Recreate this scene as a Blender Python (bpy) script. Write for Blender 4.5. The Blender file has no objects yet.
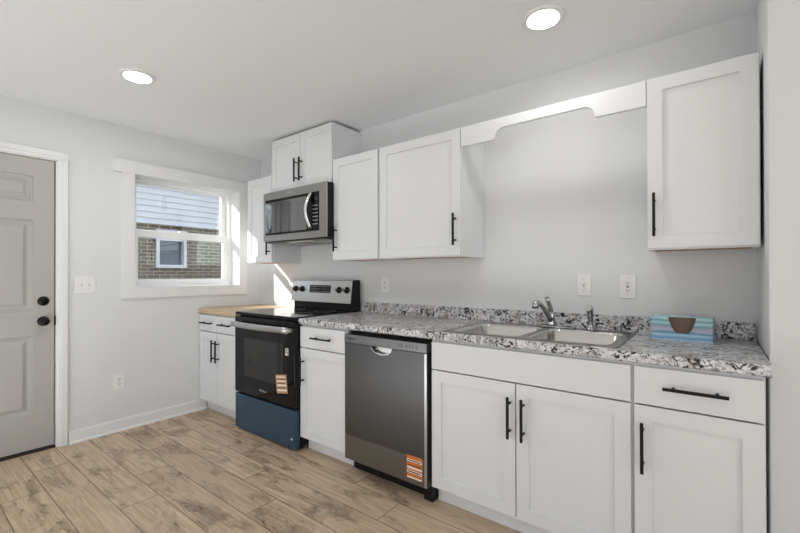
import bpy, bmesh, math, random
from mathutils import Vector, Matrix
SC = bpy.context.scene
COL = SC.collection
PI = math.pi
random.seed(7)

# ------------------------------------------------------------------ camera
CX, CY, CZ = 3.6815, -2.4234, 1.2163
YAW, PIT, ROL = math.radians(37.6605), math.radians(.2734), math.radians(-.1101)
FPX, V0 = 403.727, 272.9154
fw = Vector((-math.sin(YAW)*math.cos(PIT), math.cos(YAW)*math.cos(PIT), math.sin(PIT)))
rt = Vector((math.cos(YAW), math.sin(YAW), 0)); up = rt.cross(fw)
r2 = rt*math.cos(ROL)+up*math.sin(ROL); u2 = up*math.cos(ROL)-rt*math.sin(ROL)
cd = bpy.data.cameras.new('camera'); cam = bpy.data.objects.new('camera', cd); COL.objects.link(cam)
M = Matrix((r2, u2, -fw)).transposed().to_4x4(); M.translation = (CX, CY, CZ); cam.matrix_world = M
cd.sensor_width = 36; cd.lens = 36*FPX/800; cd.shift_y = (V0-266.5)/800; cd.clip_start = .02
SC.camera = cam

# ------------------------------------------------------------------ world, sun, exposure
SC.view_settings.view_transform = 'Standard'; SC.view_settings.look = 'None'
SC.view_settings.gamma = 1; SC.view_settings.exposure = 0.05; SC.view_settings.use_curve_mapping = False
SKY = 1.75; SUN = 10.0; EAST_FILL = 9; UP_FILL = 28
w = bpy.data.worlds.new('world'); SC.world = w; w.use_nodes = True
nt = w.node_tree; bg = nt.nodes['Background']
tc = nt.nodes.new('ShaderNodeTexCoord'); sx = nt.nodes.new('ShaderNodeSeparateXYZ'); cr = nt.nodes.new('ShaderNodeValToRGB')
nt.links.new(tc.outputs['Generated'], sx.inputs[0]); nt.links.new(sx.outputs['Z'], cr.inputs[0]); nt.links.new(cr.outputs[0], bg.inputs[0])
cr.color_ramp.elements[0].position = 0; cr.color_ramp.elements[0].color = (.97, .98, 1, 1)
cr.color_ramp.elements[1].position = .8; cr.color_ramp.elements[1].color = (.56, .74, 1, 1)
bg.inputs[1].default_value = SKY
def lamp(name, typ, loc, energy, color=(1, 1, 1), **kw):
    d = bpy.data.lights.new(name, typ); d.energy = energy; d.color = color
    for k, v in kw.items(): setattr(d, k, v)
    o = bpy.data.objects.new(name, d); o.location = loc; COL.objects.link(o); return o
sun = lamp('sun', 'SUN', (-6, -8, 6), SUN, (1, .96, .9), angle=math.radians(.6))
sun.rotation_euler = Vector((1, 1.225, -.75)).to_track_quat('-Z', 'Y').to_euler()
# out-of-frame fill lights, added: one at the east opening, one upward from floor level
side_fill = lamp('added_side_fill', 'AREA', (6.55, -3.2, 1.3), EAST_FILL, (.93, .97, 1), shape='RECTANGLE', size=3.0, size_y=1.8)
side_fill.rotation_euler = (PI/2, 0, PI/2)
up_fill = lamp('added_up_fill', 'AREA', (1.5, -2.71, .06), UP_FILL, (.90, .96, 1), shape='RECTANGLE', size=2.2, size_y=1.1)
up_fill.rotation_euler = (math.radians(170), 0, 0)

# ------------------------------------------------------------------ materials
def new_mat(name):
    m = bpy.data.materials.new(name); m.use_nodes = True
    return m, m.node_tree, m.node_tree.nodes['Principled BSDF']
class N:
    """small node-graph helper"""
    def __init__(s, nt): s.nt = nt
    def n(s, typ, **kw):
        x = s.nt.nodes.new('ShaderNode'+typ)
        for k, v in kw.items(): setattr(x, k, v)
        return x
    def put(s, sock, v):
        if hasattr(v, 'is_output') or isinstance(v, bpy.types.NodeSocket): s.nt.links.new(v, sock)
        else: sock.default_value = v
    def math(s, op, a, b=0.0, c=None):
        x = s.n('Math', operation=op); s.put(x.inputs[0], a); s.put(x.inputs[1], b)
        if c is not None: s.put(x.inputs[2], c)
        return x.outputs[0]
    def pos(s):
        g = s.n('NewGeometry'); return g.outputs['Position']
    def xyz(s, v):
        x = s.n('SeparateXYZ'); s.put(x.inputs[0], v); return x.outputs
    def comb(s, a=0., b=0., c=0.):
        x = s.n('CombineXYZ'); s.put(x.inputs[0], a); s.put(x.inputs[1], b); s.put(x.inputs[2], c); return x.outputs[0]
    def noise(s, vec, scale, detail=4., rough=.55, dist=0.):
        x = s.n('TexNoise'); s.put(x.inputs['Vector'], vec); x.inputs['Scale'].default_value = scale
        x.inputs['Detail'].default_value = detail; x.inputs['Roughness'].default_value = rough; x.inputs['Distortion'].default_value = dist
        return x.outputs['Fac']
    def ramp(s, f, *st):
        x = s.n('ValToRGB'); s.put(x.inputs[0], f); e = x.color_ramp.elements
        while len(e) < len(st): e.new(.5)
        for i, (p, c) in enumerate(st):
            e[i].position = p; e[i].color = (c, c, c, 1) if not hasattr(c, '__len__') else (*c, 1)
        return x.outputs[0]
    def mix(s, f, a, b, bt='MIX'):
        x = s.n('Mix', data_type='RGBA', blend_type=bt); s.put(x.inputs[0], f)
        s.put(x.inputs[6], a if not isinstance(a, tuple) else (*a, 1)); s.put(x.inputs[7], b if not isinstance(b, tuple) else (*b, 1))
        return x.outputs[2]
    def bump(s, h, strength, dist, bsdf):
        x = s.n('Bump'); s.put(x.inputs['Height'], h); x.inputs['Strength'].default_value = strength; x.inputs['Distance'].default_value = dist
        s.nt.links.new(x.outputs[0], bsdf.inputs['Normal'])
def sr(r, g, b):
    f = lambda c: ((c/255+.055)/1.055)**2.4 if c > 10 else c/255/12.92
    return (f(r), f(g), f(b))
def plain(name, col, rough=.5, metal=0., var=.03, scale=6., bump=0., bscale=400., spec=.5, stretch=None):
    m, nt, b = new_mat(name); g = N(nt); p = g.pos()
    if stretch:
        mp = g.n('Mapping'); g.put(mp.inputs[0], p); mp.inputs['Scale'].default_value = stretch; pv = mp.outputs[0]
    else: pv = p
    f = g.noise(pv, scale)
    lo = tuple(c*(1-var) for c in col); hi = tuple(min(1, c*(1+var)) for c in col)
    g.put(b.inputs['Base Color'], g.mix(f, lo, hi))
    b.inputs['Roughness'].default_value = rough; b.inputs['Metallic'].default_value = metal; b.inputs['Specular IOR Level'].default_value = spec
    if bump: g.bump(g.noise(pv, bscale), bump, .002, b)
    return m
MT = {}
MT['wall'] = plain('wall_paint', sr(222, 224, 225), .75, bump=.08, bscale=250, var=.01)
MT['ceiling'] = plain('ceiling_paint', sr(236, 238, 239), .85, bump=.08, bscale=200, var=.01)
MT['trim'] = plain('white_trim_paint', sr(231, 232, 232), .4, var=.01)
MT['door'] = plain('pale_grey_door_paint', sr(176, 174, 169), .45, var=.01)
MT['cab'] = plain('white_cabinet_lacquer', sr(224, 226, 228), .38, var=.01)
MT['ply'] = plain('bare_plywood', sr(190, 150, 105), .7, var=.15, scale=12, stretch=(1, 10, 10))
MT['black'] = plain('matte_black_metal', (.010, .010, .011), .5, var=.1, spec=.2)
MT['bronze'] = plain('dark_bronze', (.012, .011, .010), .3, .7, var=.2)
MT['blackglass'] = plain('black_glass', (.006, .006, .0065), .07, var=.05, spec=.22)
MT['ovenglass'] = plain('oven_window_glass', (.075, .075, .076), .05, 1., var=.03)
MT['mirrorglass'] = plain('reflective_door_glass', (.24, .24, .245), .03, 1., var=.03)
MT['blackplastic'] = plain('black_plastic', (.010, .010, .011), .35, var=.1, spec=.2)
MT['steel'] = plain('brushed_steel', (.55, .55, .545), .32, 1., var=.06, scale=5, stretch=(2, 2, 300))
MT['steelbright'] = plain('bright_steel', (.72, .72, .72), .2, 1., var=.04)
MT['sinksteel'] = plain('satin_sink_steel', (.62, .62, .615), .18, 1., var=.05, scale=8, stretch=(3, 60, 60))
MT['rimsteel'] = plain('sink_rim_steel', (.30, .295, .285), .26, 1., var=.05, scale=8, stretch=(3, 60, 60))
MT['dwsteel'] = plain('dark_brushed_steel', (.118, .118, .12), .36, 1., var=.06, scale=5, stretch=(2, 2, 300))
MT['dwpanel'] = plain('dark_grey_steel_panel', (.21, .21, .212), .34, 1., var=.05, scale=5, stretch=(2, 2, 300))
MT['mwsteel'] = plain('grey_brushed_steel', (.36, .355, .35), .34, 1., var=.06, scale=5, stretch=(2, 2, 300))
MT['chrome'] = plain('chrome', (.48, .48, .485), .07, 1., var=.02)
MT['bluefilm'] = plain('blue_protective_film', sr(34, 67, 88), .28, 0., var=.06, scale=3, spec=.6)
MT['plastic'] = plain('white_plastic', sr(236, 236, 234), .35, var=.01)
MT['slot'] = plain('dark_slot', (.03, .03, .03), .6, var=.1)
MT['vinyl'] = plain('white_vinyl', sr(244, 245, 246), .35, var=.01)
MT['paper'] = plain('white_paper', sr(235, 230, 222), .6, var=.02)
MT['orange'] = plain('orange_print', sr(205, 118, 48), .5, var=.06)
MT['tan'] = plain('tan_print', sr(196, 150, 105), .5, var=.06)
MT['ink'] = plain('dark_print', sr(60, 48, 42), .6, var=.1)
MT['greyprint'] = plain('pale_grey_print', sr(190, 190, 190), .5, var=.05)
MT['brown'] = plain('brown_cardboard', sr(128, 104, 88), .8, var=.06, scale=30)
MT['filter'] = plain('aluminium_filter', (.45, .45, .45), .4, .9, var=.2, scale=120)
MT['lens'] = plain('pale_lamp_lens', sr(235, 232, 215), .4, var=.03)
MT['bark'] = plain('bare_bark', (.045, .038, .034), .9, var=.4, scale=9)
MT['ground'] = plain('winter_lawn', (.16, .15, .09), .95, var=.35, scale=3)
MT['roof'] = plain('grey_shingle', (.09, .09, .095), .9, var=.3, scale=14)
MT['siding'] = plain('pale_blue_siding', sr(204, 207, 212), .55, var=.02)
MT['screen'] = plain('dim_window_pane', sr(96, 102, 112), .15, var=.1, scale=4)
MT['tan_caulk'] = plain('dark_threshold', (.02, .02, .02), .6, var=.1)

def emit(name, col, s):
    m, nt, b = new_mat(name); b.inputs['Base Color'].default_value = (*col, 1)
    b.inputs['Emission Color'].default_value = (*col, 1); b.inputs['Emission Strength'].default_value = s; return m
MT['glow'] = emit('lit_lamp_diffuser', (1, .985, .95), 3.0)

def mk_floor():
    m, nt, b = new_mat('oak_plank_floor'); g = N(nt); x, y, z = g.xyz(g.pos())
    PW, PL = .186, 1.22
    rowf = g.math('DIVIDE', g.math('ADD', y, 1.464), PW); row = g.math('FLOOR', rowf); fy = g.math('FRACT', rowf)
    xs = g.math('SUBTRACT', g.math('ADD', x, g.math('MULTIPLY', row, .331)), .914)
    colf = g.math('DIVIDE', xs, PL); colu = g.math('FLOOR', colf); fx = g.math('FRACT', colf)
    wn = g.n('TexWhiteNoise', noise_dimensions='2D'); g.put(wn.inputs['Vector'], g.comb(row, colu, 0)); rnd = wn.outputs['Value']
    wn2 = g.n('TexWhiteNoise', noise_dimensions='2D'); g.put(wn2.inputs['Vector'], g.comb(colu, g.math('ADD', row, 40.3), 0)); rnd2 = wn2.outputs['Value']
    ox = g.math('MULTIPLY', rnd, 37.); oy = g.math('MULTIPLY', rnd2, 19.)
    gx = g.math('ADD', x, ox); gy = g.math('ADD', y, oy)
    grain = g.noise(g.comb(g.math('MULTIPLY', gx, 3.), g.math('MULTIPLY', gy, 55.), rnd), 1., 6., .65, .6)
    fine = g.noise(g.comb(g.math('MULTIPLY', gx, 9.), g.math('MULTIPLY', gy, 220.), rnd), 1., 3., .6)
    blot = g.noise(g.comb(g.math('MULTIPLY', gx, 2.6), g.math('MULTIPLY', gy, 7.), rnd), 1., 4., .6, .8)
    crack = g.noise(g.comb(g.math('MULTIPLY', gx, 3.2), g.math('MULTIPLY', gy, 9.), rnd), 1., 6., .62, 1.6)
    line = g.math('ABSOLUTE', g.math('SUBTRACT', crack, .5))
    lmask = g.ramp(line, (0, 1.), (.016, 0.))
    area = g.ramp(blot, (.50, 0.), (.66, 1.)); karea = g.ramp(blot, (.51, 0.), (.58, 1.))
    knot = g.math('MULTIPLY', lmask, karea)
    base = g.ramp(grain, (.28, sr(176, 150, 120)), (.5, sr(216, 192, 163)), (.72, sr(238, 219, 194)))
    base = g.mix(g.ramp(rnd, (0, .0), (1, .4)), base, sr(188, 162, 138))
    base = g.mix(g.math('MULTIPLY', g.ramp(fine, (.35, 1.), (.6, 0.)), .25), base, sr(148, 126, 104))
    base = g.mix(g.math('MULTIPLY', area, .62), base, sr(128, 106, 86))
    base = g.mix(g.math('MULTIPLY', knot, .85), base, sr(62, 46, 36))
    ey = g.math('MINIMUM', fy, g.math('SUBTRACT', 1., fy)); ex = g.math('MINIMUM', fx, g.math('SUBTRACT', 1., fx))
    e = g.math('MINIMUM', g.math('MULTIPLY', ey, PW), g.math('MULTIPLY', ex, PL))
    seam = g.ramp(e, (0, 1.), (.0022, 0.))
    base = g.mix(g.math('MULTIPLY', seam, .9), base, sr(58, 44, 34))
    g.put(b.inputs['Base Color'], base)
    b.inputs['Roughness'].default_value = .42; b.inputs['Specular IOR Level'].default_value = .35
    g.bump(g.math('SUBTRACT', g.math('MULTIPLY', grain, .3), seam), .25, .0015, b)
    return m
MT['floor'] = mk_floor()

def mk_granite():
    m, nt, b = new_mat('speckled_granite_laminate'); g = N(nt); p = g.pos()
    base = g.ramp(g.noise(p, 26., 5., .62, .5), (.3, sr(150, 147, 146)), (.44, sr(214, 214, 216)), (.7, sr(234, 234, 238)))
    taupe = g.ramp(g.noise(p, 11., 5., .65, .8), (.5, 0.), (.62, 1.))
    base = g.mix(g.math('MULTIPLY', taupe, .5), base, sr(143, 132, 124))
    gf = g.ramp(g.noise(p, 80., 4., .6, .3), (.55, 0.), (.60, 1.))
    base = g.mix(g.math('MULTIPLY', gf, .75), base, sr(96, 92, 92))
    cl = g.ramp(g.noise(p, 9., 3., .6), (.38, .35), (.52, 1.))
    bf = g.ramp(g.noise(p, 33., 6., .66, 1.6), (.532, 0.), (.550, 1.))
    base = g.mix(g.math('MULTIPLY', bf, cl), base, sr(14, 14, 17))
    g.put(b.inputs['Base Color'], base); b.inputs['Roughness'].default_value = .3
    return m
MT['granite'] = mk_granite()

def mk_butcher():
    m, nt, b = new_mat('butcher_block_wood'); g = N(nt); x, y, z = g.xyz(g.pos())
    st = g.math('FLOOR', g.math('DIVIDE', y, .045)); wn = g.n('TexWhiteNoise', noise_dimensions='1D'); g.put(wn.inputs['W'], st)
    gr = g.noise(g.comb(g.math('MULTIPLY', x, 6.), g.math('MULTIPLY', y, 80.), g.math('MULTIPLY', z, 80.)), 1., 4., .6)
    c = g.ramp(gr, (.25, sr(180, 154, 122)), (.7, sr(216, 193, 160)))
    g.put(b.inputs['Base Color'], g.mix(g.math('MULTIPLY', wn.outputs[0], .35), c, sr(190, 164, 132))); b.inputs['Roughness'].default_value = .5
    return m
MT['butcher'] = mk_butcher()

def mk_brick():
    m, nt, b = new_mat('brown_brick'); g = N(nt); x, y, z = g.xyz(g.pos())
    t = g.n('TexBrick'); g.put(t.inputs['Vector'], g.comb(g.math('ADD', x, y), z, 0))
    t.inputs['Scale'].default_value = 1; t.inputs['Brick Width'].default_value = .21; t.inputs['Row Height'].default_value = .068
    t.inputs['Mortar Size'].default_value = .008; t.inputs['Mortar Smooth'].default_value = .2
    t.inputs['Color1'].default_value = (*sr(72, 57, 48), 1); t.inputs['Color2'].default_value = (*sr(106, 88, 74), 1); t.inputs['Mortar'].default_value = (*sr(168, 161, 152), 1)
    n = g.noise(g.comb(x, y, z), 7.); c = g.mix(g.ramp(n, (.35, .0), (.7, .5)), t.outputs['Color'], sr(90, 72, 60))
    g.put(b.inputs['Base Color'], c); b.inputs['Roughness'].default_value = .9; g.bump(t.outputs['Fac'], -.4, .01, b)
    return m
MT['brick'] = mk_brick()

def mk_glass():
    m = bpy.data.materials.new('window_glass'); m.use_nodes = True; nt = m.node_tree; nt.nodes.clear(); g = N(nt)
    o = g.n('OutputMaterial'); tr = g.n('BsdfTransparent'); gl = g.n('BsdfGlossy'); mx = g.n('MixShader')
    fr = g.n('LayerWeight'); sch = g.math('ADD', .085, g.math('MULTIPLY', .9, g.math('POWER', fr.outputs['Facing'], 4.)))
    tr.inputs[0].default_value = (.97, .97, .975, 1); gl.inputs['Roughness'].default_value = 0.0; gl.inputs[0].default_value = (.82, 1, .88, 1)
    g.put(mx.inputs[0], sch); nt.links.new(tr.outputs[0], mx.inputs[1]); nt.links.new(gl.outputs[0], mx.inputs[2]); nt.links.new(mx.outputs[0], o.inputs[0])
    return m
MT['glass'] = mk_glass()

def mk_stripes():
    m, nt, b = new_mat('blue_striped_print'); g = N(nt); x, y, z = g.xyz(g.pos())
    wob = g.noise(g.comb(g.math('MULTIPLY', x, 9.), y, g.math('MULTIPLY', z, 60.)), 1., 3.)
    t = g.math('ADD', g.math('DIVIDE', g.math('SUBTRACT', z, .918), .105), g.math('MULTIPLY', g.math('SUBTRACT', wob, .5), .22))
    c = g.ramp(t, (.0, sr(205, 222, 236)), (.1, sr(104, 158, 195)), (.24, sr(172, 208, 232)), (.34, sr(84, 142, 172)), (.44, sr(178, 188, 206)),
               (.54, sr(170, 165, 185)), (.64, sr(110, 165, 175)), (.74, sr(180, 215, 220)), (.84, sr(95, 155, 165)), (.95, sr(185, 222, 230)))
    g.put(b.inputs['Base Color'], c); b.inputs['Roughness'].default_value = .35
    return m
MT['stripes'] = mk_stripes()

# ------------------------------------------------------------------ mesh helpers
class MB:
    def __init__(s): s.bm = bmesh.new()
    def _add(s, t):
        me = bpy.data.meshes.new('t'); t.to_mesh(me); t.free(); s.bm.from_mesh(me); bpy.data.meshes.remove(me); return s
    def box(s, x0, x1, y0, y1, z0, z1, bev=0., seg=2):
        t = bmesh.new(); bmesh.ops.create_cube(t, size=1)
        for v in t.verts:
            v.co = Vector(((x0+x1)/2+v.co.x*(x1-x0), (y0+y1)/2+v.co.y*(y1-y0), (z0+z1)/2+v.co.z*(z1-z0)))
        if bev: bmesh.ops.bevel(t, geom=t.edges[:], offset=bev, segments=seg, affect='EDGES', profile=.5)
        return s._add(t)
    def front(s, x0, x1, y0, y1, z0, z1, frame=.057, deep=.011, bev=.0015):
        """shaker front facing -y (y0 is the front plane): slab with recessed panel"""
        t = bmesh.new(); bmesh.ops.create_cube(t, size=1)
        for v in t.verts:
            v.co = Vector(((x0+x1)/2+v.co.x*(x1-x0), (y0+y1)/2+v.co.y*(y1-y0), (z0+z1)/2+v.co.z*(z1-z0)))
        bmesh.ops.bevel(t, geom=t.edges[:], offset=bev, segments=2, affect='EDGES', profile=.5)
        t.normal_update()
        f = max((f for f in t.faces if f.normal.y < -.9), key=lambda f: f.calc_area())
        bmesh.ops.inset_region(t, faces=[f], thickness=frame-bev, depth=0, use_even_offset=True)
        t.normal_update()
        bmesh.ops.inset_region(t, faces=[f], thickness=.0025, depth=-deep, use_even_offset=True)
        return s._add(t)
    def tube(s, pts, rads, n=14, caps=True, smooth=True):
        t = bmesh.new(); pts = [Vector(p) for p in pts]; rings = []
        if not hasattr(rads, '__len__'): rads = [rads]*len(pts)
        prev = None
        for i, p in enumerate(pts):
            d = ((pts[min(i+1, len(pts)-1)]-pts[max(i-1, 0)])).normalized()
            if prev is None:
                a = d.orthogonal().normalized()
            else:
                a = (prev-d*prev.dot(d)).normalized()
            prev = a; b = d.cross(a)
            rings.append([t.verts.new(p+(a*math.cos(2*PI*k/n)+b*math.sin(2*PI*k/n))*rads[i]) for k in range(n)])
        for i in range(len(rings)-1):
            for k in range(n):
                f = t.faces.new((rings[i][k], rings[i][(k+1) % n], rings[i+1][(k+1) % n], rings[i+1][k])); f.smooth = smooth
        if caps: t.faces.new(rings[0][::-1]); t.faces.new(rings[-1])
        bmesh.ops.recalc_face_normals(t, faces=t.faces[:])
        return s._add(t)
    def lathe(s, c, axis, prof, n=28, cap=True):
        """prof: list of (distance along axis, radius)"""
        c = Vector(c); d = Vector(axis).normalized()
        t = bmesh.new(); a = d.orthogonal().normalized(); b = d.cross(a); rings = []
        for h, r in prof:
            rings.append([t.verts.new(c+d*h+(a*math.cos(2*PI*k/n)+b*math.sin(2*PI*k/n))*max(r, 1e-5)) for k in range(n)])
        for i in range(len(rings)-1):
            for k in range(n):
                f = t.faces.new((rings[i][k], rings[i][(k+1) % n], rings[i+1][(k+1) % n], rings[i+1][k])); f.smooth = True
        if cap: t.faces.new(rings[0][::-1]); t.faces.new(rings[-1])
        bmesh.ops.remove_doubles(t, verts=t.verts[:], dist=1e-6); bmesh.ops.recalc_face_normals(t, faces=t.faces[:])
        return s._add(t)
    def prism(s, poly, plane, a, b, bev=0.):
        """extrude a 2-D polygon; plane 'xz' along y, 'yz' along x, 'xy' along z"""
        t = bmesh.new()
        def P(u, v, w): return {'xz': (u, w, v), 'yz': (w, u, v), 'xy': (u, v, w)}[plane]
        lo = [t.verts.new(P(u, v, a)) for u, v in poly]; hi = [t.verts.new(P(u, v, b)) for u, v in poly]
        t.faces.new(lo); t.faces.new(hi[::-1])
        for i in range(len(poly)):
            j = (i+1) % len(poly); t.faces.new((lo[i], hi[i], hi[j], lo[j]))
        bmesh.ops.recalc_face_normals(t, faces=t.faces[:])
        if bev: bmesh.ops.bevel(t, geom=t.edges[:], offset=bev, segments=2, affect='EDGES', profile=.5)
        return s._add(t)
    def xf(s, Mx):
        bmesh.ops.transform(s.bm, matrix=Mx, verts=s.bm.verts[:]); return s
    def build(s, name, mat, parent=None, label=None, org=None):
        o0 = Vector(org) if org else Vector((0, 0, 0))
        q = parent
        while q is not None:
            o0 = o0+q.location; q = q.parent
        bmesh.ops.translate(s.bm, vec=-o0, verts=s.bm.verts[:])
        me = bpy.data.meshes.new(name); s.bm.to_mesh(me); s.bm.free()
        me.materials.append(MT[mat]); o = bpy.data.objects.new(name, me); COL.objects.link(o)
        if org and parent is None: o.location = org
        o.parent = parent
        if label: o['label'] = label
        return o
def root(name, loc, label=None, cat=None, group=None, kind=None):
    o = bpy.data.objects.new(name, None); o.location = loc; o.empty_display_size = .1; COL.objects.link(o)
    return tag(o, label, cat, group, kind)
def tag(o, label=None, cat=None, group=None, kind=None):
    if label: o['label'] = label
    if cat: o['category'] = cat
    if group: o['group'] = group
    if kind: o['kind'] = kind
    return o
def struct(o): o['kind'] = 'structure'; return o
def text(s, name, body, size, loc, mat, parent, rot=(PI/2, 0, 0), ext=.0004):
    cu = bpy.data.curves.new(name, 'FONT'); cu.body = body; cu.size = size; cu.align_x = 'CENTER'; cu.align_y = 'CENTER'; cu.extrude = ext
    o = bpy.data.objects.new(name, cu); COL.objects.link(o)
    bpy.context.view_layer.update()
    me = bpy.data.meshes.new_from_object(o.evaluated_get(bpy.context.evaluated_depsgraph_get()))
    bpy.data.objects.remove(o); me.materials.clear(); me.materials.append(MT[mat])
    from mathutils import Euler
    me.transform(Matrix.Translation(loc) @ Euler(rot).to_matrix().to_4x4())
    b = MB(); b.bm.from_mesh(me); bpy.data.meshes.remove(me)
    return b.build(name, mat, parent)

# ------------------------------------------------------------------ room shell
H = 2.40; XR = 3.845; YN = -.46; XE = 6.6; YR = -6.5; WT = .24
struct(MB().box(-.3, XE+.2, YR-.2, .2, -.12, 0).build('floor', 'floor'))
struct(MB().box(-.3, XE+.2, YR-.2, .2, H, H+.12).build('ceiling', 'ceiling'))
struct(MB().box(-WT, XE, 0, .15, 0, H).build('wall_back', 'wall'))
WY0, WY1, WZ0, WZ1 = -1.157, -.252, 1.12, 2.04          # window opening
DY0, DY1, DZ = -2.575, -1.641, 2.035                    # door opening
b = MB()
for y0, y1, z0, z1 in ((WY1, 0, 0, H), (WY0, WY1, 0, WZ0), (WY0, WY1, WZ1, H), (DY1, WY0, 0, H), (DY0, DY1, DZ, H), (YR, DY0, 0, H)):
    b.box(-WT, 0, y0, y1, z0, z1)
struct(b.build('wall_left', 'wall'))
struct(MB().box(XR, XE, YN, 0, 0, H, .004).build('wall_right', 'wall'))
struct(MB().box(XE, XE+.15, YR, -4.7, 0, H).box(XE, XE+.15, -1.7, YN, 0, H).box(XE, XE+.15, -4.7, -1.7, 0, .4).box(XE, XE+.15, -4.7, -1.7, 2.2, H).build('wall_east', 'wall'))  # opening added for the side fill light
b = MB()
for x0, x1, z0, z1 in ((-WT, 1.1, 0, H), (6.1, XE+.15, 0, H), (1.1, 6.1, 0, .45), (1.1, 6.1, 2.3, H)):
    b.box(x0, x1, YR-.15, YR, z0, z1)
struct(b.build('wall_rear', 'wall'))
# baseboard with shoe moulding
bb = MB().prism([(0, 0), (.013, 0), (.013, .078), (.008, .092), (0, .092)], 'xz', -1.577, -.575)
bo = struct(bb.build('baseboard_left', 'trim'))
sm = MB().prism([(.0135, 0), (.028, 0), (.0265, .008), (.021, .014), (.0135, .017)], 'xz', -1.577, -.575); sm.build('shoe_moulding', 'trim', bo)

# door casing
b = MB()
cas = [(0, 0), (.062, 0), (.062, .011), (.055, .021), (.024, .021), (.019, .013), (.008, .013), (0, .008)]
b.prism([(DY1+u, v) for u, v in cas], 'xy', 0, DZ)           # (y, x) profile, swapped below
bmesh.ops.transform(b.bm, matrix=Matrix(((0, 1, 0, 0), (1, 0, 0, 0), (0, 0, 1, 0), (0, 0, 0, 1))), verts=b.bm.verts[:])
t = MB()
t.prism([(v, DZ+u) for u, v in cas], 'xz', DY0-.06, DY1+.062)
l = MB(); l.prism([(DY0-u, v) for u, v in cas], 'xy', 0, DZ)
bmesh.ops.transform(l.bm, matrix=Matrix(((0, 1, 0, 0), (1, 0, 0, 0), (0, 0, 1, 0), (0, 0, 0, 1))), verts=l.bm.verts[:])
for o in (t, l):
    me = bpy.data.meshes.new('t'); o.bm.to_mesh(me); b.bm.from_mesh(me); bpy.data.meshes.remove(me); o.bm.free()
# jambs
b.box(-.13, .001, DY1-.006, DY1+.002, 0, DZ).box(-.13, .001, DY0-.002, DY0+.006, 0, DZ).box(-.13, .001, DY0, DY1, DZ-.006, DZ)
# stops
b.box(-.13, -.062, DY1-.018, DY1-.006, 0, DZ).box(-.13, -.062, DY0+.006, DY0+.018, 0, DZ).box(-.13, -.062, DY0, DY1, DZ-.02, DZ)
bmesh.ops.recalc_face_normals(b.bm, faces=b.bm.faces[:])
ca = struct(b.build('trim_1', 'trim'))
MB().box(-.15, .0, DY0+.008, DY1-.007, .0005, .012).build('threshold', 'tan_caulk', ca)
# the six-panel door slab
SY0, SY1, SF = -2.562, -1.655, -.016
ys = [SY0, SY0+.112, SY0+.398, SY0+.509, SY1-.111, SY1]
zs = [.022, .263, .80, .972, 1.599, 1.727, 1.903, 2.026]
t = bmesh.new()
gv = [[t.verts.new((SF, y, z)) for z in zs] for y in ys]
pan = []
for i in range(5):
    for j in range(7):
        f = t.faces.new((gv[i][j], gv[i+1][j], gv[i+1][j+1], gv[i][j+1]))
        if i in (1, 3) and j in (1, 3, 5): pan.append(f)
bnd = [e for e in t.edges if e.is_boundary]
ex = bmesh.ops.extrude_edge_only(t, edges=bnd)
vs = [v for v in ex['geom'] if isinstance(v, bmesh.types.BMVert)]
for v in vs: v.co.x -= .044
bmesh.ops.edgeloop_fill(t, edges=[e for e in t.edges if e.is_boundary])
bmesh.ops.recalc_face_normals(t, faces=t.faces[:])
for th, dp in ((.005, -.009), (.008, 0), (.006, -.005), (.014, 0), (.02, .011)):
    for f in pan:
        t.normal_update(); bmesh.ops.inset_region(t, faces=[f], thickness=th, depth=dp, use_even_offset=True)
b = MB(); b._add(t)
door = struct(b.build('door_1', 'door'))
KY = -1.713
hw = MB().lathe((SF, KY, .898), (1, 0, 0), [(0, .0), (0, .033), (.006, .033), (.010, .026), (.012, .012), (.026, .011), (.032, .020), (.042, .0265), (.054, .0265), (.061, .020), (.063, 0)]).build('door_knob', 'bronze', door, 'round dark bronze door knob')
hw = MB().lathe((SF, KY, 1.038), (1, 0, 0), [(0, .0), (0, .032), (.008, .032), (.013, .026), (.014, .016), (.016, .014), (.017, 0)]).box(SF+.012, SF+.026, KY-.004, KY+.004, 1.024, 1.052, .002).build('deadbolt', 'bronze', door, 'dark bronze deadbolt with thumb turn')
MB().box(-.055, .003, DY1-.0085, DY1-.0065, .865, .93, .0005).build('strike_plate', 'bronze', ca)

# ------------------------------------------------------------------ window
win = root('window_1', (0, (WY0+WY1)/2, WZ0), kind='structure')
b = MB()
b.box(0, .018, WY0-.086, WY0, 1.033, 2.03, .001).box(0, .018, WY1, WY1+.084, 1.033, 2.03, .001).box(0, .018, WY0, WY1, 1.033, WZ0, .001)
b.box(0, .024, WY0-.148, WY1+.135, 2.03, 2.131, .001)
b.build('window_casing', 'trim', win)
b = MB()   # jamb liners
b.box(-.17, 0, WY0, WY0+.004, WZ0, WZ1).box(-.17, 0, WY1-.004, WY1, WZ0, WZ1).box(-.17, 0, WY0, WY1, WZ0, WZ0+.004).box(-.17, 0, WY0, WY1, WZ1-.004, WZ1)
b.build('jamb_liner', 'trim', win)
b = MB()
FX0, FX1 = -.235, -.135
b.box(FX0, FX1, WY0, WY0+.032, WZ0, WZ1, .002).box(FX0, FX1, WY1-.032, WY1, WZ0, WZ1, .002).box(FX0+.001, FX1-.001, WY0+.03, WY1-.03, WZ1-.026, WZ1, .002).box(FX0+.001, FX1-.001, WY0+.03, WY1-.03, WZ0, WZ0+.028, .002)
b.build('window_frame', 'vinyl', win)
GY0, GY1 = WY0+.078, WY1-.078; MZ0, MZ1 = 1.542, 1.612
b = MB()   # upper sash (outer track)
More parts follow.
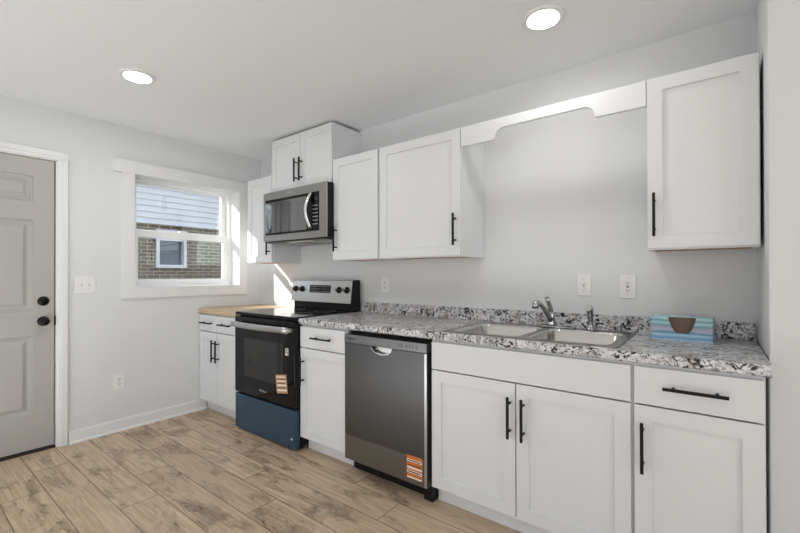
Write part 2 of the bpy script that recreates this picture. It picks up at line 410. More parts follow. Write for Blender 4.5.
b.box(-.215, -.18, WY0+.032, GY0, MZ0, WZ1-.026, .002).box(-.215, -.18, GY1, WY1-.032, MZ0, WZ1-.026, .002).box(-.215, -.18, GY0, GY1, 1.998, WZ1-.026, .002).box(-.215, -.18, GY0, GY1, MZ0+.02, MZ1, .002)
us = b.build('upper_sash', 'vinyl', win)
MB().box(-.2, -.196, GY0, GY1, MZ1, 1.998).build('pane', 'glass', us)
b = MB()   # lower sash (inner track)
b.box(-.178, -.143, WY0+.032, GY0, WZ0+.028, MZ1-.01, .002).box(-.178, -.143, GY1, WY1-.032, WZ0+.028, MZ1-.01, .002).box(-.178, -.143, GY0, GY1, MZ0, MZ1-.01, .002).box(-.178, -.143, GY0, GY1, WZ0+.028, 1.182, .002)
ls = b.build('lower_sash', 'vinyl', win)
MB().box(-.162, -.158, GY0, GY1, 1.182, MZ0).build('pane', 'glass', ls)
MB().box(-.175, -.15, -.74, -.67, MZ1-.01, MZ1+.004, .003).build('sash_lock', 'vinyl', ls)

# ------------------------------------------------------------------ outside
struct(MB().box(-30, -WT-.002, -30, 20, -.5, -.35).build('ground_outside', 'ground'))
NX = -4.65
nb = root('neighbouring_house', (NX-3, 1.5, -.35), 'brown brick house with pale lap siding seen outside the kitchen window', 'house')
NY0, NY1, SB = -2.9, 7.0, 2.215
wy0, wy1, wz0, wz1 = .80, 1.36, 1.36, 2.09
b = MB()
for y0, y1, z0, z1 in ((NY0, wy0, -.35, SB), (wy1, NY1, -.35, SB), (wy0, wy1, -.35, wz0), (wy0, wy1, wz1, SB)):
    b.box(NX-.2, NX, y0, y1, z0, z1)
b.box(NX-6, NX-.2, NY0, NY0+.2, -.35, SB).box(NX-6, NX-.2, NY1-.2, NY1, -.35, SB)
b.build('brick_wall', 'brick', nb)
b = MB(); z = SB-.03; k = 0
while z < 3.5:
    b.prism([(NX-.02, z), (NX+.045, z), (NX+.045, z+.006), (NX+.012, z+.118), (NX-.02, z+.118)], 'xz', NY0-.03, NY1+.03); z += .112
b.build('lap_siding', 'siding', nb)
MB().box(NX-6, NX, NY0, NY1, SB, 3.4).build('upper_wall', 'siding', nb)
MB().prism([(NX+.4, 3.45), (NX-3, 4.3), (NX-6.4, 3.45), (NX-6.4, 3.35), (NX-3, 4.2), (NX+.4, 3.35)], 'xz', NY0-.3, NY1+.3).build('roof', 'roof', nb)
b = MB(); q = .06
b.box(NX-.12, NX+.035, wy0, wy0+q, wz0, wz1, .004).box(NX-.12, NX+.035, wy1-q, wy1, wz0, wz1, .004).box(NX-.118, NX+.033, wy0+.05, wy1-.05, wz1-q, wz1, .004).box(NX-.118, NX+.033, wy0+.05, wy1-.05, wz0, wz0+q, .004).box(NX-.1, NX+.01, wy0+q, wy1-q, (wz0+wz1)/2+.16, (wz0+wz1)/2+.20, .003)
nw = b.build('house_window_frame', 'siding', nb)
MB().box(NX-.09, NX-.08, wy0+q, wy1-q, wz0+q, wz1-q).build('house_window_pane', 'screen', nw)
def tree(loc, h, seed, label, name='bare_tree'):
    rg = random.Random(seed); b = MB()
    def grow(p, d, L, r, lev):
        pts = [p]; rr = [r]; dd = d.copy(); n = 5
        for i in range(n):
            dd = (dd+Vector((rg.uniform(-.16, .16), rg.uniform(-.16, .16), rg.uniform(-.05, .12)))).normalized()
            pts.append(pts[-1]+dd*L/n); rr.append(r*(1-.55*(i+1)/n))
        b.tube(pts, rr, n=5 if lev > 1 else 8)
        if lev < 4:
            for k in range(4 if lev else 6):
                i = rg.randint(2, n); a = rg.uniform(0, 2*PI)
                nd = (dd*.75+Vector((math.cos(a), math.sin(a), rg.uniform(.0, .5)))*.8).normalized()
                grow(pts[i], nd, L*rg.uniform(.5, .72), rr[i]*.62, lev+1)
    grow(Vector(loc), Vector((0, 0, 1)), h*.42, h*.02, 0)
    return tag(b.build(name, 'bark', org=loc), label, 'tree')
tree((-8.2, -6.6, -.36), 6.5, 3, 'bare winter tree mirrored in the black glass of the microwave door')

# ------------------------------------------------------------------ cabinets
def pull(parent, cx, yface, cz, vertical, L=.19):
    """square black bar pull on two posts, in front of the face plane yface"""
    t = .0055; yb = yface-.034; b = MB(); s = L*.5; o = L*.335
    if vertical:
        b.box(cx-t, cx+t, yb-t, yb+t, cz-s, cz+s, .0012)
        for k in (-1, 1): b.tube([(cx, yb, cz+k*o), (cx, yface, cz+k*o)], .0055, 10)
    else:
        b.box(cx-s, cx+s, yb-t, yb+t, cz-t, cz+t, .0012)
        for k in (-1, 1): b.tube([(cx+k*o, yb, cz), (cx+k*o, yface, cz)], .0055, 10)
    return b.build('bar_pull', 'black', parent, 'black bar pull')
YB, YF = -.6165, -.636      # carcass face, door face
def base_cabinet(x0, x1, doors, drawers, label, toe=None):
    r = root('base_cabinet', ((x0+x1)/2, -.3, 0), label, 'cabinet', 'white shaker base cabinets')
    b = MB(); p = .016
    b.box(x0, x0+p, YB, -.003, .1, .876).box(x1-p, x1, YB, -.003, .1, .876).box(x0+p, x1-p, -.02, -.003, .1, .876).box(x0+p, x1-p, YB, -.02, .1, .116)
    b.box(x0+p, x1-p, YB, YB+.02, .84, .876).box(x0+p, x1-p, YB, YB+.02, .116, .13)
    b.build('carcass', 'cab', r)
    MB().box(x0+.002, x1-.002, -.561, -.545, 0, .1).build('toe_kick', 'cab', r)
    for a, c, hx in drawers:
        d = MB().box(a, c, YF, YB-.0005, .722, .864, .0015).build('drawer_front' if hx else 'false_front', 'cab', r)
        if hx: pull(d, hx, YF, .797, False)
    for a, c, hx in doors:
        d = MB().front(a, c, YF, YB-.0005, .102, .716).build('door', 'cab', r)
        pull(d, hx, YF, .563, True)
    return r
base_cabinet(.004, .612, [(.007, .300, .279), (.305, .609, .345)], [(.007, .300, .165), (.305, .609, .470)],
             'narrow white base cabinet with two drawers under the wood counter, left of the range')
base_cabinet(1.426, 1.874, [(1.431, 1.868, 1.470)], [(1.431, 1.868, 1.668)], 'white one-drawer base cabinet standing between the range and the dishwasher')
base_cabinet(2.505, 3.436, [(2.511, 2.966, 2.943), (2.971, 3.4305, 3.007)], [(2.511, 3.4305, None)], 'wide white sink cabinet with two doors and a plain panel above')
base_cabinet(3.437, 3.822, [(3.443, 3.818, 3.471)], [(3.443, 3.818, 3.632)], 'white base cabinet with one drawer and one door, at the right end of the counter')
UB, UF = -.303, -.322
def wall_cabinet(x0, x1, z0, z1, doors, label, pz, ply=True, p=.016):
    r = root('wall_cabinet', ((x0+x1)/2, -.15, z0), label, 'cabinet', 'white shaker wall cabinets')
    b = MB()
    b.box(x0, x0+p, UB, -.001, z0-.006, z1).box(x1-p, x1, UB, -.001, z0-.006, z1).box(x0+p, x1-p, UB, -.001, z1-p, z1).box(x0+p, x1-p, -.012, -.001, z0+.012, z1-p)
    b.box(x0+p, x1-p, UB, UB+.018, z0-.006, z0+.03).box(x0+p, x1-p, UB, UB+.018, z1-.05, z1-p)
    b.build('carcass', 'cab', r)
    MB().box(x0+p, x1-p, UB+.018, -.012, z0, z0+.012).build('bottom_panel', 'ply', r, 'bare wood underside')
    for a, c, hx in doors:
        d = MB().front(a, c, UF, UB-.0005, z0, z1-.001).build('door', 'cab', r)
        pull(d, hx, UF, pz, True)
    return r
wall_cabinet(.270, .6465, 1.331, 2.086, [(.273, .6445, .617)], 'white wall cabinet beside the window, partly behind the microwave', 1.488)
wall_cabinet(.648, 1.4105, 1.923, 2.377, [(.650, 1.0275, .998), (1.0315, 1.4085, 1.060)], 'short white two-door wall cabinet directly above the microwave, almost touching the ceiling', 2.072)
wall_cabinet(1.4115, 1.8725, 1.331, 2.086, [(1.4205, 1.864, 1.462)], 'white wall cabinet immediately right of the microwave', 1.486)
wall_cabinet(1.8735, 2.5105, 1.331, 2.086, [(1.883, 2.5075, 2.478)], 'white wall cabinet left of the scalloped board, above the dishwasher', 1.486)
wall_cabinet(3.453, 3.835, 1.331, 2.086, [(3.4565, 3.8315, 3.483)], 'white wall cabinet at far right, right of the scalloped board', 1.478)
# valance board with scooped lower edge
def arc(cx, cz, r, a0, a1, n=8): return [(cx+r*math.cos(a0+(a1-a0)*i/n), cz+r*math.sin(a0+(a1-a0)*i/n)) for i in range(n+1)]
pl = [(2.5115, 2.086), (2.5115, 1.972), (2.716, 1.972), (2.722, 1.98)] + arc(2.778, 1.978, .054, PI, PI/2) + arc(3.186, 1.978, .054, PI/2, 0) + [(3.242, 1.972), (3.4515, 1.972), (3.4515, 2.086)]
tag(MB().prism(pl, 'xz', -.318, -.299, .001).build('valance_board', 'cab', org=(2.98, -.31, 1.972)), 'white scalloped valance board spanning the gap between wall cabinets over the sink', 'valance')

# ------------------------------------------------------------------ counters
b = MB()
pr = [(-.001, .878), (-.001, .918), (-.636, .918), (-.645, .914), (-.649, .905), (-.649, .884), (-.643, .878)]
b.prism(pr, 'yz', .002, .626, 0)
tag(b.build('wood_countertop', 'butcher', org=(.31, -.3, .878)), 'light butcher block counter slab left of the range', 'countertop')
# granite slab with the sink hole left open
SX0, SX1, SY0_, SY1_ = 2.556, 3.380, -.607, -.086
b = MB(); gx0, gx1 = 1.427, 3.836
def slab(x0, x1): b.prism(pr, 'yz', x0, x1)
slab(gx0, SX0+.02); slab(SX1-.02, gx1)
b.prism([(SY0_+.02, .878), (SY0_+.02, .918)]+pr[2:], 'yz', SX0+.02, SX1-.02)
b.box(SX0+.02, SX1-.02, SY1_-.02, -.001, .878, .918)
ct = tag(b.build('granite_countertop', 'granite', org=(2.63, -.3, .878)), 'long speckled grey and white granite counter holding the sink', 'countertop')
MB().box(gx0, gx1, -.02, -.001, .918, .997, .002).build('backsplash', 'granite', ct)

# ------------------------------------------------------------------ sink
b = MB(); zt = .923
def rrect(x0, x1, y0, y1, r, n=6):
    return arc(x1-r, y1-r, r, 0, PI/2, n)+arc(x0+r, y1-r, r, PI/2, PI, n)+arc(x0+r, y0+r, r, PI, 1.5*PI, n)+arc(x1-r, y0+r, r, 1.5*PI, 2*PI, n)
bowls = [(2.597, 2.948, -.570, -.175), (2.988, 3.339, -.570, -.175)]
def bowl_rings(t, x0, x1, y0, y1):
    cx, cy = (x0+x1)/2, (y0+y1)/2; rings = []
    for ins, z, r in ((-.006, zt, .052), (0, zt-.004, .052), (.006, zt-.014, .052), (.014, zt-.13, .06), (.026, zt-.165, .065), (.06, zt-.178, .07), (.12, zt-.182, .05)):
        rings.append([t.verts.new((x, y, z)) for x, y in rrect(x0+ins, x1-ins, y0+ins, y1-ins, r)])
    for i in range(len(rings)-1):
        n = len(rings[i])
        for k in range(n):
            f = t.faces.new((rings[i][k], rings[i][(k+1) % n], rings[i+1][(k+1) % n], rings[i+1][k])); f.smooth = True
    t.faces.new(rings[-1]); return rings[0]
t = bmesh.new(); edges = []
out = [t.verts.new((x, y, zt)) for x, y in rrect(SX0, SX1, SY0_, SY1_, .03)]
edges += [t.edges.new((out[i], out[(i+1) % len(out)])) for i in range(len(out))]
bowl_bms = []
for bw in bowls:
    tb = bmesh.new(); rg = bowl_rings(tb, *bw); bmesh.ops.recalc_face_normals(tb, faces=tb.faces[:]); bmesh.ops.reverse_faces(tb, faces=tb.faces[:]); bowl_bms.append(tb)
    vv = [t.verts.new(v.co) for v in rg]; n = len(vv)
    for i in range(n): edges.append(t.edges.new((vv[i], vv[(i+1) % n])))
bmesh.ops.triangle_fill(t, edges=edges, use_beauty=True, use_dissolve=False)
lo = [t.verts.new((v.co.x+(.004 if v.co.x > 3 else -.004), v.co.y+(.004 if v.co.y > -.35 else -.004), .9185)) for v in out]
for i in range(len(out)):
    j = (i+1) % len(out); t.faces.new((out[i], out[j], lo[j], lo[i]))
bmesh.ops.recalc_face_normals(t, faces=t.faces[:])
b._add(t)
sk = tag(b.build('double_bowl_sink', 'rimsteel', org=(2.968, -.345, .918)), 'stainless steel double bowl sink set into the granite counter', 'sink')
for tb in bowl_bms:
    b = MB(); b._add(tb); b.build('bowl', 'sinksteel', sk)
for bw in bowls:
    MB().lathe(((bw[0]+bw[1])/2, (bw[2]+bw[3])/2, zt-.1815), (0, 0, 1), [(0, 0), (0, .043), (.003, .043), (.003, .03), (.0008, .026), (.0008, 0)]).build('drain', 'steelbright', sk)

# ------------------------------------------------------------------ faucet and sprayer
fx, fy, fz = 2.972, -.128, .9235
fa = root('faucet', (fx, fy, fz), 'chrome single-lever kitchen faucet standing behind the sink bowls', 'faucet')
MB().prism(rrect(fx-.07, fx+.13, fy-.026, fy+.026, .025), 'xy', fz, fz+.010, .003).build('base_plate', 'chrome', fa)
MB().lathe((fx, fy, fz+.009), (0, 0, 1), [(0, 0), (0, .026), (.01, .0235), (.045, .022), (.066, .0235), (.078, .018), (.082, 0)]).build('body', 'chrome', fa)
sp = MB().tube([(fx, fy-.005, fz+.035), (fx, fy-.05, fz+.072), (fx-.002, fy-.10, fz+.105), (fx-.004, fy-.16, fz+.136), (fx-.006, fy-.205, fz+.15), (fx-.006, fy-.232, fz+.147)], [.016, .0145, .0135, .0125, .0125, .0125]).build('spout', 'chrome', fa)
MB().tube([(fx-.006, fy-.228, fz+.155), (fx-.006, fy-.236, fz+.118)], [.0165, .0165]).build('aerator', 'chrome', sp)
MB().tube([(fx, fy, fz+.075), (fx, fy-.01, fz+.105), (fx-.002, fy-.035, fz+.138), (fx-.004, fy-.062, fz+.165)], [.016, .014, .0115, .012]).build('lever', 'chrome', fa)
qx, qy = 3.176, -.126
sy = root('side_sprayer', (qx, qy, fz), 'chrome pull-out side sprayer standing right of the faucet', 'sprayer')
MB().lathe((qx, qy, fz), (0, 0, 1), [(0, 0), (0, .024), (.006, .023), (.016, .016), (.022, .0145), (.03, .0145), (.03, 0)]).build('holder', 'chrome', sy)
MB().tube([(qx, qy, fz+.028), (qx, qy-.003, fz+.07), (qx, qy-.012, fz+.098), (qx, qy-.032, fz+.118), (qx, qy-.052, fz+.121)], [.012, .0145, .0175, .019, .017]).build('spray_head', 'chrome', sy)
MB().tube([(qx, qy+.016, fz+.06), (qx, qy+.012, fz+.095), (qx, qy-.01, fz+.128)], [.005, .006, .005], 8).build('trigger', 'blackplastic', sy)

# ------------------------------------------------------------------ cardboard box
bx0, bx1, by0, by1, bz0, bz1 = 3.462, 3.690, -.225, -.105, .9185, 1.023
ang = math.radians(-4); Rm = Matrix.Translation((3.576, -.165, 0)) @ Matrix.Rotation(ang, 4, 'Z') @ Matrix.Translation((-3.576, .165, 0))
bxr = root('printed_box', (3.576, -.165, bz0), 'blue striped cardboard box with a cut-out brown opening, on the granite counter', 'box')
cut = [(3.526, bz1), (3.531, 1.005), (3.545, .97), (3.553, .956), (3.56, .952), (3.60, .952), (3.607, .956), (3.616, .97), (3.628, 1.005), (3.632, bz1)]
fp = [(bx0, bz1), (bx0, bz0), (bx1, bz0), (bx1, bz1)]+cut[::-1]
topn = [(bx0, by0), (3.526, by0)]+[(3.579-.053*math.cos(PI*i/10), by0+.028*math.sin(PI*i/10)) for i in range(1, 10)]+[(3.632, by0), (bx1, by0), (bx1, by1), (bx0, by1)]
b = MB(); b.prism(fp, 'xz', by0, by0+.002); b.box(bx0, bx0+.002, by0, by1, bz0, bz1).box(bx1-.002, bx1, by0, by1, bz0, bz1).box(bx0, bx1, by1-.002, by1, bz0, bz1)
b.prism(topn, 'xy', bz1-.002, bz1)
b.xf(Rm).build('printed_shell', 'stripes', bxr)
b = MB(); b.box(bx0+.003, bx1-.003, by0+.03, by0+.033, bz0+.001, bz1-.003).box(bx0+.003, bx1-.003, by0+.003, by1-.003, bz0, bz0+.002)
b.xf(Rm).build('lining', 'brown', bxr, 'brown cardboard inside')
b = MB()
b.tube([(3.475+.022*i/24., by0-.0006, .941+.005*math.sin(i*1.3)+.002*math.sin(i*.5)) for i in range(25)], .0007, 5)
b.xf(Rm).build('script_mark', 'paper', bxr)

# ------------------------------------------------------------------ range
RX0, RX1, RF = .664, 1.424, -.675
rg_ = root('electric_range', ((RX0+RX1)/2, -.33, 0), 'black glass electric range with steel control panel and blue film on its drawer', 'range')
MB().box(RX0, RX1, -.625, -.025, .035, .905).build('body', 'blackplastic', rg_)
MB().box(RX0-.003, RX1+.002, -.668, -.07, .905, .926, .004).build('cooktop', 'blackglass', rg_, 'black glass cooktop')
for cx, cy, r in ((.86, -.50, .09), (1.23, -.50, .11), (.86, -.23, .075), (1.23, -.23, .085)):
    MB().lathe((cx, cy, .9262), (0, 0, 1), [(0, r-.0015), (.0003, r-.0015), (.0003, r), (0, r)], 48, False).build('burner_ring', 'greyprint', rg_)
MB().box(RX0+.006, RX1, -.1, -.025, .926, 1.006, .003).build('backguard', 'blackplastic', rg_)
# tilted control panel
pp = [(-.128, .986), (-.105, 1.168), (-.095, 1.174), (-.03, 1.174), (-.03, 1.0)]
MB().prism(pp, 'yz', RX1-.012, RX1+.002).build('panel_end_cap', 'blackplastic', rg_)
MB().prism(pp, 'yz', RX0, RX0+.003).build('panel_end_cap', 'blackplastic', rg_)
cp = MB().prism(pp, 'yz', RX0+.003, RX1-.012, .002).build('control_panel', 'steel', rg_)
nrm = Vector((0, -.164, .023)).normalized(); nrm = Vector((0, -.99, .139))
def onp(x, z): return Vector((x, -.128+(z-1.004)*.1402, z))
for kx in (.715, .805, 1.27, 1.36):
    kb = MB().lathe(onp(kx, 1.094)+nrm*.0005, nrm, [(0, 0), (0, .027), (.004, .027), (.006, .021), (.022, .0185), (.025, .016), (.025, 0)]).build('control_knob', 'blackplastic', rg_)
    a = onp(kx, 1.094)+nrm*.026
    MB().box(a.x-.0015, a.x+.0015, a.y-.001, a.y+.004, a.z+.002, a.z+.017).build('knob_pointer', 'paper', kb)
dp = MB().prism([(onp(0, 1.066).y-.0015, 1.066), (onp(0, 1.13).y-.0015, 1.13), (onp(0, 1.13).y+.004, 1.13), (onp(0, 1.066).y+.004, 1.066)], 'yz', .905, 1.168).build('display', 'blackglass', rg_)
for i in range(10):
    for j in range(3):
        q = onp(.925+i*.0245, 1.077+j*.02); MB().box(q.x-.006, q.x+.006, q.y-.003, q.y-.0017, q.z-.002, q.z+.002).build('touch_marking', 'greyprint', dp)
# oven door
od = MB().box(RX0+.002, RX1-.002, RF, -.628, .300, .893, .004).build('oven_door', 'blackglass', rg_)
MB().prism(rrect(.80, 1.29, .435, .735, .02), 'xz', RF-.0012, RF+.002).build('oven_window', 'ovenglass', od)
hp = [(RX0+.03+(RX1-RX0-.06)*i/12., RF-.045-.022*math.sin(PI*i/12.), .836) for i in range(13)]
b = MB()
t = bmesh.new(); prev = None; rings = []
for (x, y, z) in hp:
    rings.append([t.verts.new((x, y+dy, z+dz)) for dy, dz in ((.006, -.022), (-.004, -.020), (-.007, 0), (-.004, .020), (.006, .022))])
for i in range(len(rings)-1):
    for k in range(5):
        f = t.faces.new((rings[i][k], rings[i][(k+1) % 5], rings[i+1][(k+1) % 5], rings[i+1][k])); f.smooth = True
t.faces.new(rings[0]); t.faces.new(rings[-1][::-1]); bmesh.ops.recalc_face_normals(t, faces=t.faces[:])
b._add(t)
b.box(RX0+.028, RX0+.052, RF-.045, RF, .822, .850, .003).box(RX1-.052, RX1-.028, RF-.045, RF, .822, .850, .003)
b.build('oven_handle', 'steel', od, 'bowed steel oven handle')
text(0, 'maker_mark', 'Whirlpool', .022, (1.045, RF-.0012, .358), 'greyprint', od)
# stickers on the oven door
Rl = Matrix.Translation((1.275, 0, .45)) @ Matrix.Rotation(math.radians(-8), 4, 'Y') @ Matrix.Translation((-1.275, 0, -.45))
st = MB().box(1.213, 1.337, RF-.0022, RF-.0008, .382, .512).xf(Rl).build('hang_tag', 'tan', rg_, 'orange and white energy tag')
for z0, z1 in ((.492, .500), (.462, .472), (.432, .444), (.398, .410)): MB().box(1.222, 1.328, RF-.0028, RF-.002, z0, z1).xf(Rl).build('white_band', 'paper', st)
for z0, z1 in ((.478, .484), (.450, .455), (.418, .424)): MB().box(1.222, 1.316, RF-.0028, RF-.002, z0, z1).xf(Rl).build('text_line', 'ink', st)
st = MB().box(1.318, 1.352, RF-.002, RF-.0008, .655, .705).build('small_sticker', 'paper', rg_, 'small white sticker')
for q in ((1.323, 1.347, .69, .699), (1.323, 1.337, .672, .684), (1.341, 1.347, .661, .684)):
    MB().box(q[0], q[1], RF-.0026, RF-.0018, q[2], q[3]).build('printed_block', 'ink', st)
dr = MB().box(RX0+.004, RX1-.004, RF+.002, -.628, .016, .282, .004).build('storage_drawer', 'bluefilm', rg_, 'storage drawer wrapped in blue film')
MB().lathe((1.385, RF+.0022, .083), (0, -1, 0), [(0, 0), (0, .008), (.0012, .008), (.0012, 0)], 16).build('film_dot', 'paper', dr)
for x in (RX0+.05, RX1-.04):
    for y in (-.60, -.08):
        MB().lathe((x, y, 0), (0, 0, 1), [(0, 0), (0, .02), (.012, .02), (.014, .01), (.0345, .01), (.0345, 0)], 14).build('foot', 'blackplastic', rg_)

# ------------------------------------------------------------------ dishwasher
DX0, DX1, DF = 1.884, 2.494, -.655
dw = root('dishwasher', ((DX0+DX1)/2, -.33, 0), 'dark brushed steel dishwasher with an orange label, left of the sink cabinet', 'dishwasher')
MB().box(DX0+.004, DX1-.002, -.60, -.03, .09, .868).build('tub', 'blackplastic', dw)
MB().box(DX0+.0, DX1+.004, -.575, -.56, .002, .088).box(DX1-.05, DX1+.004, -.61, -.575, .002, .088).build('kick_plate', 'blackplastic', dw, 'black kick plate')
dd = MB()
cx_, hw_ = 2.182, .078
# door skin with the scooped hand pocket left open at its top edge
scoop = [(cx_+hw_, .800), (cx_+hw_-.006, .786), (cx_+hw_-.03, .768), (cx_, .760), (cx_-hw_+.03, .768), (cx_-hw_+.006, .786), (cx_-hw_, .800)]
dd.prism([(DX0, .800), (DX0, .09), (DX1, .09), (DX1, .800)]+scoop, 'xz', DF, -.605, .002)
door_ = dd.build('door_panel', 'dwsteel', dw)
MB().box(DX0+.002, DX1-.002, DF-.0006, DF+.001, .09, .236).build('lower_band', 'dwpanel', door_, 'slightly lighter lower band')  # lower band in a slightly lighter steel
MB().box(DX1-.016, DX1-.001, DF-.001, DF+.002, .092, .798).build('edge_strip', 'steel', door_)
pk = MB(); pk.prism([(x, z) for x, z in scoop]+[(cx_-hw_, .801), (cx_+hw_, .801)], 'xz', DF+.022, DF+.026)
pk.build('hand_pocket', 'steelbright', door_, 'bright hand pocket')
b = MB()
for i in range(len(scoop)-1):
    (xa, za), (xb, zb) = scoop[i], scoop[i+1]; b.prism([(xa, za), (xb, zb), (xb, zb-.005), (xa, za-.005)], 'xz', DF-.003, DF+.024)
b.build('pocket_rim', 'steelbright', door_)
cpn = MB().box(DX0, DX1, DF-.004, -.605, .801, .853, .003).build('control_panel', 'dwpanel', dw)
for x in (2.31, 2.33, 2.365, 2.385, 2.405, 2.43):
    MB().box(x-.006, x+.006, DF-.0052, DF-.0038, .832, .835).build('button_marking', 'slot', cpn)
    MB().box(x-.004, x+.004, DF-.0052, DF-.0038, .820, .826).build('button', 'slot', cpn)
text(0, 'maker_mark', 'Whirlpool', .016, (1.945, DF-.0042, .829), 'slot', cpn)
st = MB().box(2.362, 2.464, DF-.0018, DF-.0007, .117, .24).build('energy_label', 'orange', dw, 'orange printed energy label')
for z0, z1 in ((.207, .220), (.170, .179), (.146, .160), (.119, .126)): MB().box(2.365, 2.461, DF-.0026, DF-.0017, z0, z1).build('white_band', 'paper', st)
for z0, z1 in ((.211, .216), (.186, .190), (.150, .156)): MB().box(2.370, 2.455, DF-.0033, DF-.0024, z0, z1).build('text_line', 'ink', st)

# ------------------------------------------------------------------ microwave
MX0, MX1, MF, MZ, MTp = .642, 1.436, -.40, 1.497, 1.911
mw = root('microwave', (1.03, -.2, MZ), 'steel over-the-range microwave with black glass door and curved handle', 'microwave')
MB().box(.652, 1.409, -.325, -.002, MZ-.004, MTp).build('body', 'blackplastic', mw)
MB().box(MX0+.002, MX1-.002, -.385, -.326, MZ+.0, MTp-.002).build('side_shell', 'blackplastic', mw)
MB().box(MX0, MX1, MF, -.386, MZ+.002, MTp, .003).build('front_frame', 'mwsteel', mw)
gl = MB().box(.672, 1.356, MF-.002, MF+.003, 1.551, 1.848, .0015).build('door_glass', 'blackglass', mw)
MB().prism(rrect(.676, 1.215, 1.568, 1.825, .012), 'xz', MF-.0027, MF-.0015).build('viewing_window', 'mirrorglass', gl)
for i in range(3):
    for j in range(6): MB().box(1.288+i*.02, 1.299+i*.02, MF-.0028, MF-.0018, 1.60+j*.028, 1.606+j*.028).build('key', 'greyprint', gl)
MB().box(1.285, 1.343, MF-.0028, MF-.0018, 1.783, 1.806).build('clock_display', 'ovenglass', gl)
hp = [(1.270-.022*math.sin(PI*i/10.), MF-.012-.034*math.sin(PI*i/10.), 1.572+.268*i/10.) for i in range(11)]
b = MB(); t = bmesh.new(); rings = []
for (x, y, z) in hp:
    rings.append([t.verts.new((x+dx, y+dy, z)) for dx, dy in ((-.018, .006), (-.015, -.005), (0, -.010), (.015, -.005), (.018, .006))])
for i in range(10):
    for k in range(5):
        f = t.faces.new((rings[i][k], rings[i][(k+1) % 5], rings[i+1][(k+1) % 5], rings[i+1][k])); f.smooth = True
t.faces.new(rings[0]); t.faces.new(rings[-1][::-1]); bmesh.ops.recalc_face_normals(t, faces=t.faces[:])
b._add(t); b.box(1.256, 1.276, MF-.014, MF-.001, 1.572, 1.59, .002).box(1.256, 1.276, MF-.014, MF-.001, 1.822, 1.84, .002)
b.build('door_handle', 'steelbright', mw, 'curved bright steel handle')
text(0, 'maker_mark', 'Whirlpool', .02, (1.0, MF-.0004, 1.881), 'greyprint', mw)
b = MB(); b.box(.66, 1.40, -.385, -.02, MZ-.010, MZ-.004, .001)
b.build('bottom_plate', 'dwsteel', mw)
for a, c in ((.70, .95), (1.10, 1.36)): MB().box(a, c, -.30, -.09, MZ-.0125, MZ-.0095).build('grease_filter', 'filter', mw)
MB().box(.92, 1.20, -.37, -.31, MZ-.0125, MZ-.0095, .001).build('cooktop_lamp_lens', 'lens', mw, 'pale lamp cover')

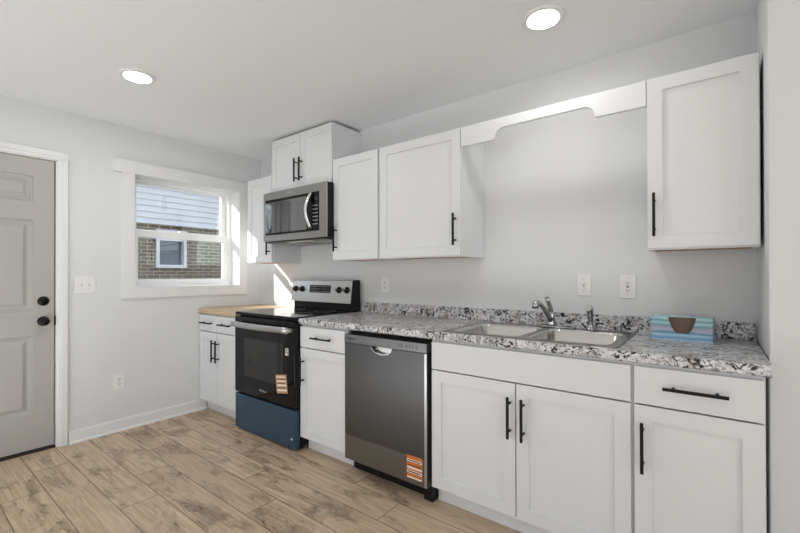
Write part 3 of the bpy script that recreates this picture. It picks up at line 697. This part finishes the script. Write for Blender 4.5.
# ------------------------------------------------------------------ outlets and switches
def plate(name, c, face, wdt, hgt, label, kind, cat):
    """face 'y': on the back wall looking -y; 'x': on the left wall looking +x"""
    r = root(name, c, label, cat)
    def bld(m, nm, mt, par):
        if face == 'x': m.xf(Matrix(((0, -1, 0, 0), (1, 0, 0, 0), (0, 0, 1, 0), (0, 0, 0, 1))))
        m.xf(Matrix.Translation(c)); return m.build(nm, mt, par)
    W, Hh = wdt/2, hgt/2
    pl_ = bld(MB().box(-W, W, -.0065, -.0003, -Hh, Hh, .003), 'cover_plate', 'plastic', r)
    if kind in ('duplex', 'decor'):
        if kind == 'decor': bld(MB().box(-.0165, .0165, -.0085, -.0055, -.033, .033, .001), 'receptacle', 'plastic', r)
        for dz in (-.0195, .0195):
            f = bld(MB().prism(rrect(-.0165, .0165, dz-.0135, dz+.0135, .008), 'xz', -.0090, -.006), 'socket', 'plastic', r)
            bld(MB().box(-.0075, -.0048, -.0096, -.0086, dz-.002, dz+.0075).box(.0048, .0075, -.0096, -.0086, dz-.002, dz+.0065).lathe((0, -.0086, dz-.007), (0, -1, 0), [(0, 0), (0, .0028), (.001, .0028), (.001, 0)], 10), 'slots', 'slot', f)
    if kind == 'decor':
        bld(MB().box(-.006, .006, -.0098, -.0085, -.0035, .0035), 'test_buttons', 'slot', r)
    if kind.startswith('toggle'):
        for tx in ((0,) if kind == 'toggle1' else (-.023, .023)):
            bld(MB().box(tx-.0055, tx+.0055, -.0072, -.006, -.012, .012), 'toggle_slot', 'greyprint', r)
            tg = MB().box(-.004, .004, -.014, 0, -.004, .006, .0012); tg.xf(Matrix.Translation((tx, -.006, 0)) @ Matrix.Rotation(-.5, 4, 'X'))
            bld(tg, 'toggle', 'plastic', r)
    b = MB()
    for tx in ((0,) if kind != 'toggle2' else (-.023, .023)):
        for dz in ((-.030, .030) if kind.startswith('toggle') else ((0,) if kind == 'duplex' else (-.048, .048))):
            b.lathe((tx, -.0062, dz), (0, -1, 0), [(0, 0), (0, .003), (.001, .0025), (.001, 0)], 10)
    bld(b, 'screws', 'greyprint', r)
    return r
plate('electrical_outlet', (1.667, 0, 1.138), 'y', .078, .122, 'white wall outlet above the backsplash, just right of the range panel', 'duplex', 'outlet')
plate('light_switch', (3.115, 0, 1.158), 'y', .075, .122, 'single white toggle switch on the wall behind the side sprayer', 'toggle1', 'switch')
plate('electrical_outlet', (3.331, 0, 1.151), 'y', .078, .124, 'white wall outlet right of the single toggle switch over the sink', 'decor', 'outlet')
plate('electrical_outlet', (.505, 0, 1.165), 'y', .075, .122, 'white wall outlet half hidden behind the left end of the range panel', 'duplex', 'outlet')
plate('light_switch', (0, -1.478, 1.148), 'x', .128, .128, 'double white toggle switch between the grey door and the window', 'toggle2', 'switch')
plate('electrical_outlet', (0, -1.262, .386), 'x', .075, .125, 'white outlet low on the left wall above the baseboard', 'duplex', 'outlet')

# ------------------------------------------------------------------ ceiling lights
def downlight(x, y, label, power, src=None):
    r = root('recessed_light', (x, y, H), label, 'ceiling light', 'recessed ceiling lights')
    MB().lathe((x, y, H), (0, 0, -1), [(0, .070), (0, .094), (.004, .094), (.010, .086), (.010, .074), (.005, .068)], 48, False).build('trim_ring', 'trim', r)
    MB().lathe((x, y, H-.0005), (0, 0, -1), [(0, 0), (0, .0685), (.0035, .0685), (.0035, 0)], 40).build('diffuser', 'glow', r)
    L = lamp('lamp', 'AREA', (x, y, H-.012), power, (1, .985, .95), shape='DISK', size=.14); L.visible_camera = True
    L.parent = r; L.location = (0, 0, -.012)
    return r
downlight(.992, -1.482, 'round recessed ceiling light nearer the window and door', 6.0)
downlight(3.072, -.552, 'round recessed ceiling light above the sink, beside the scalloped board', 2.7)
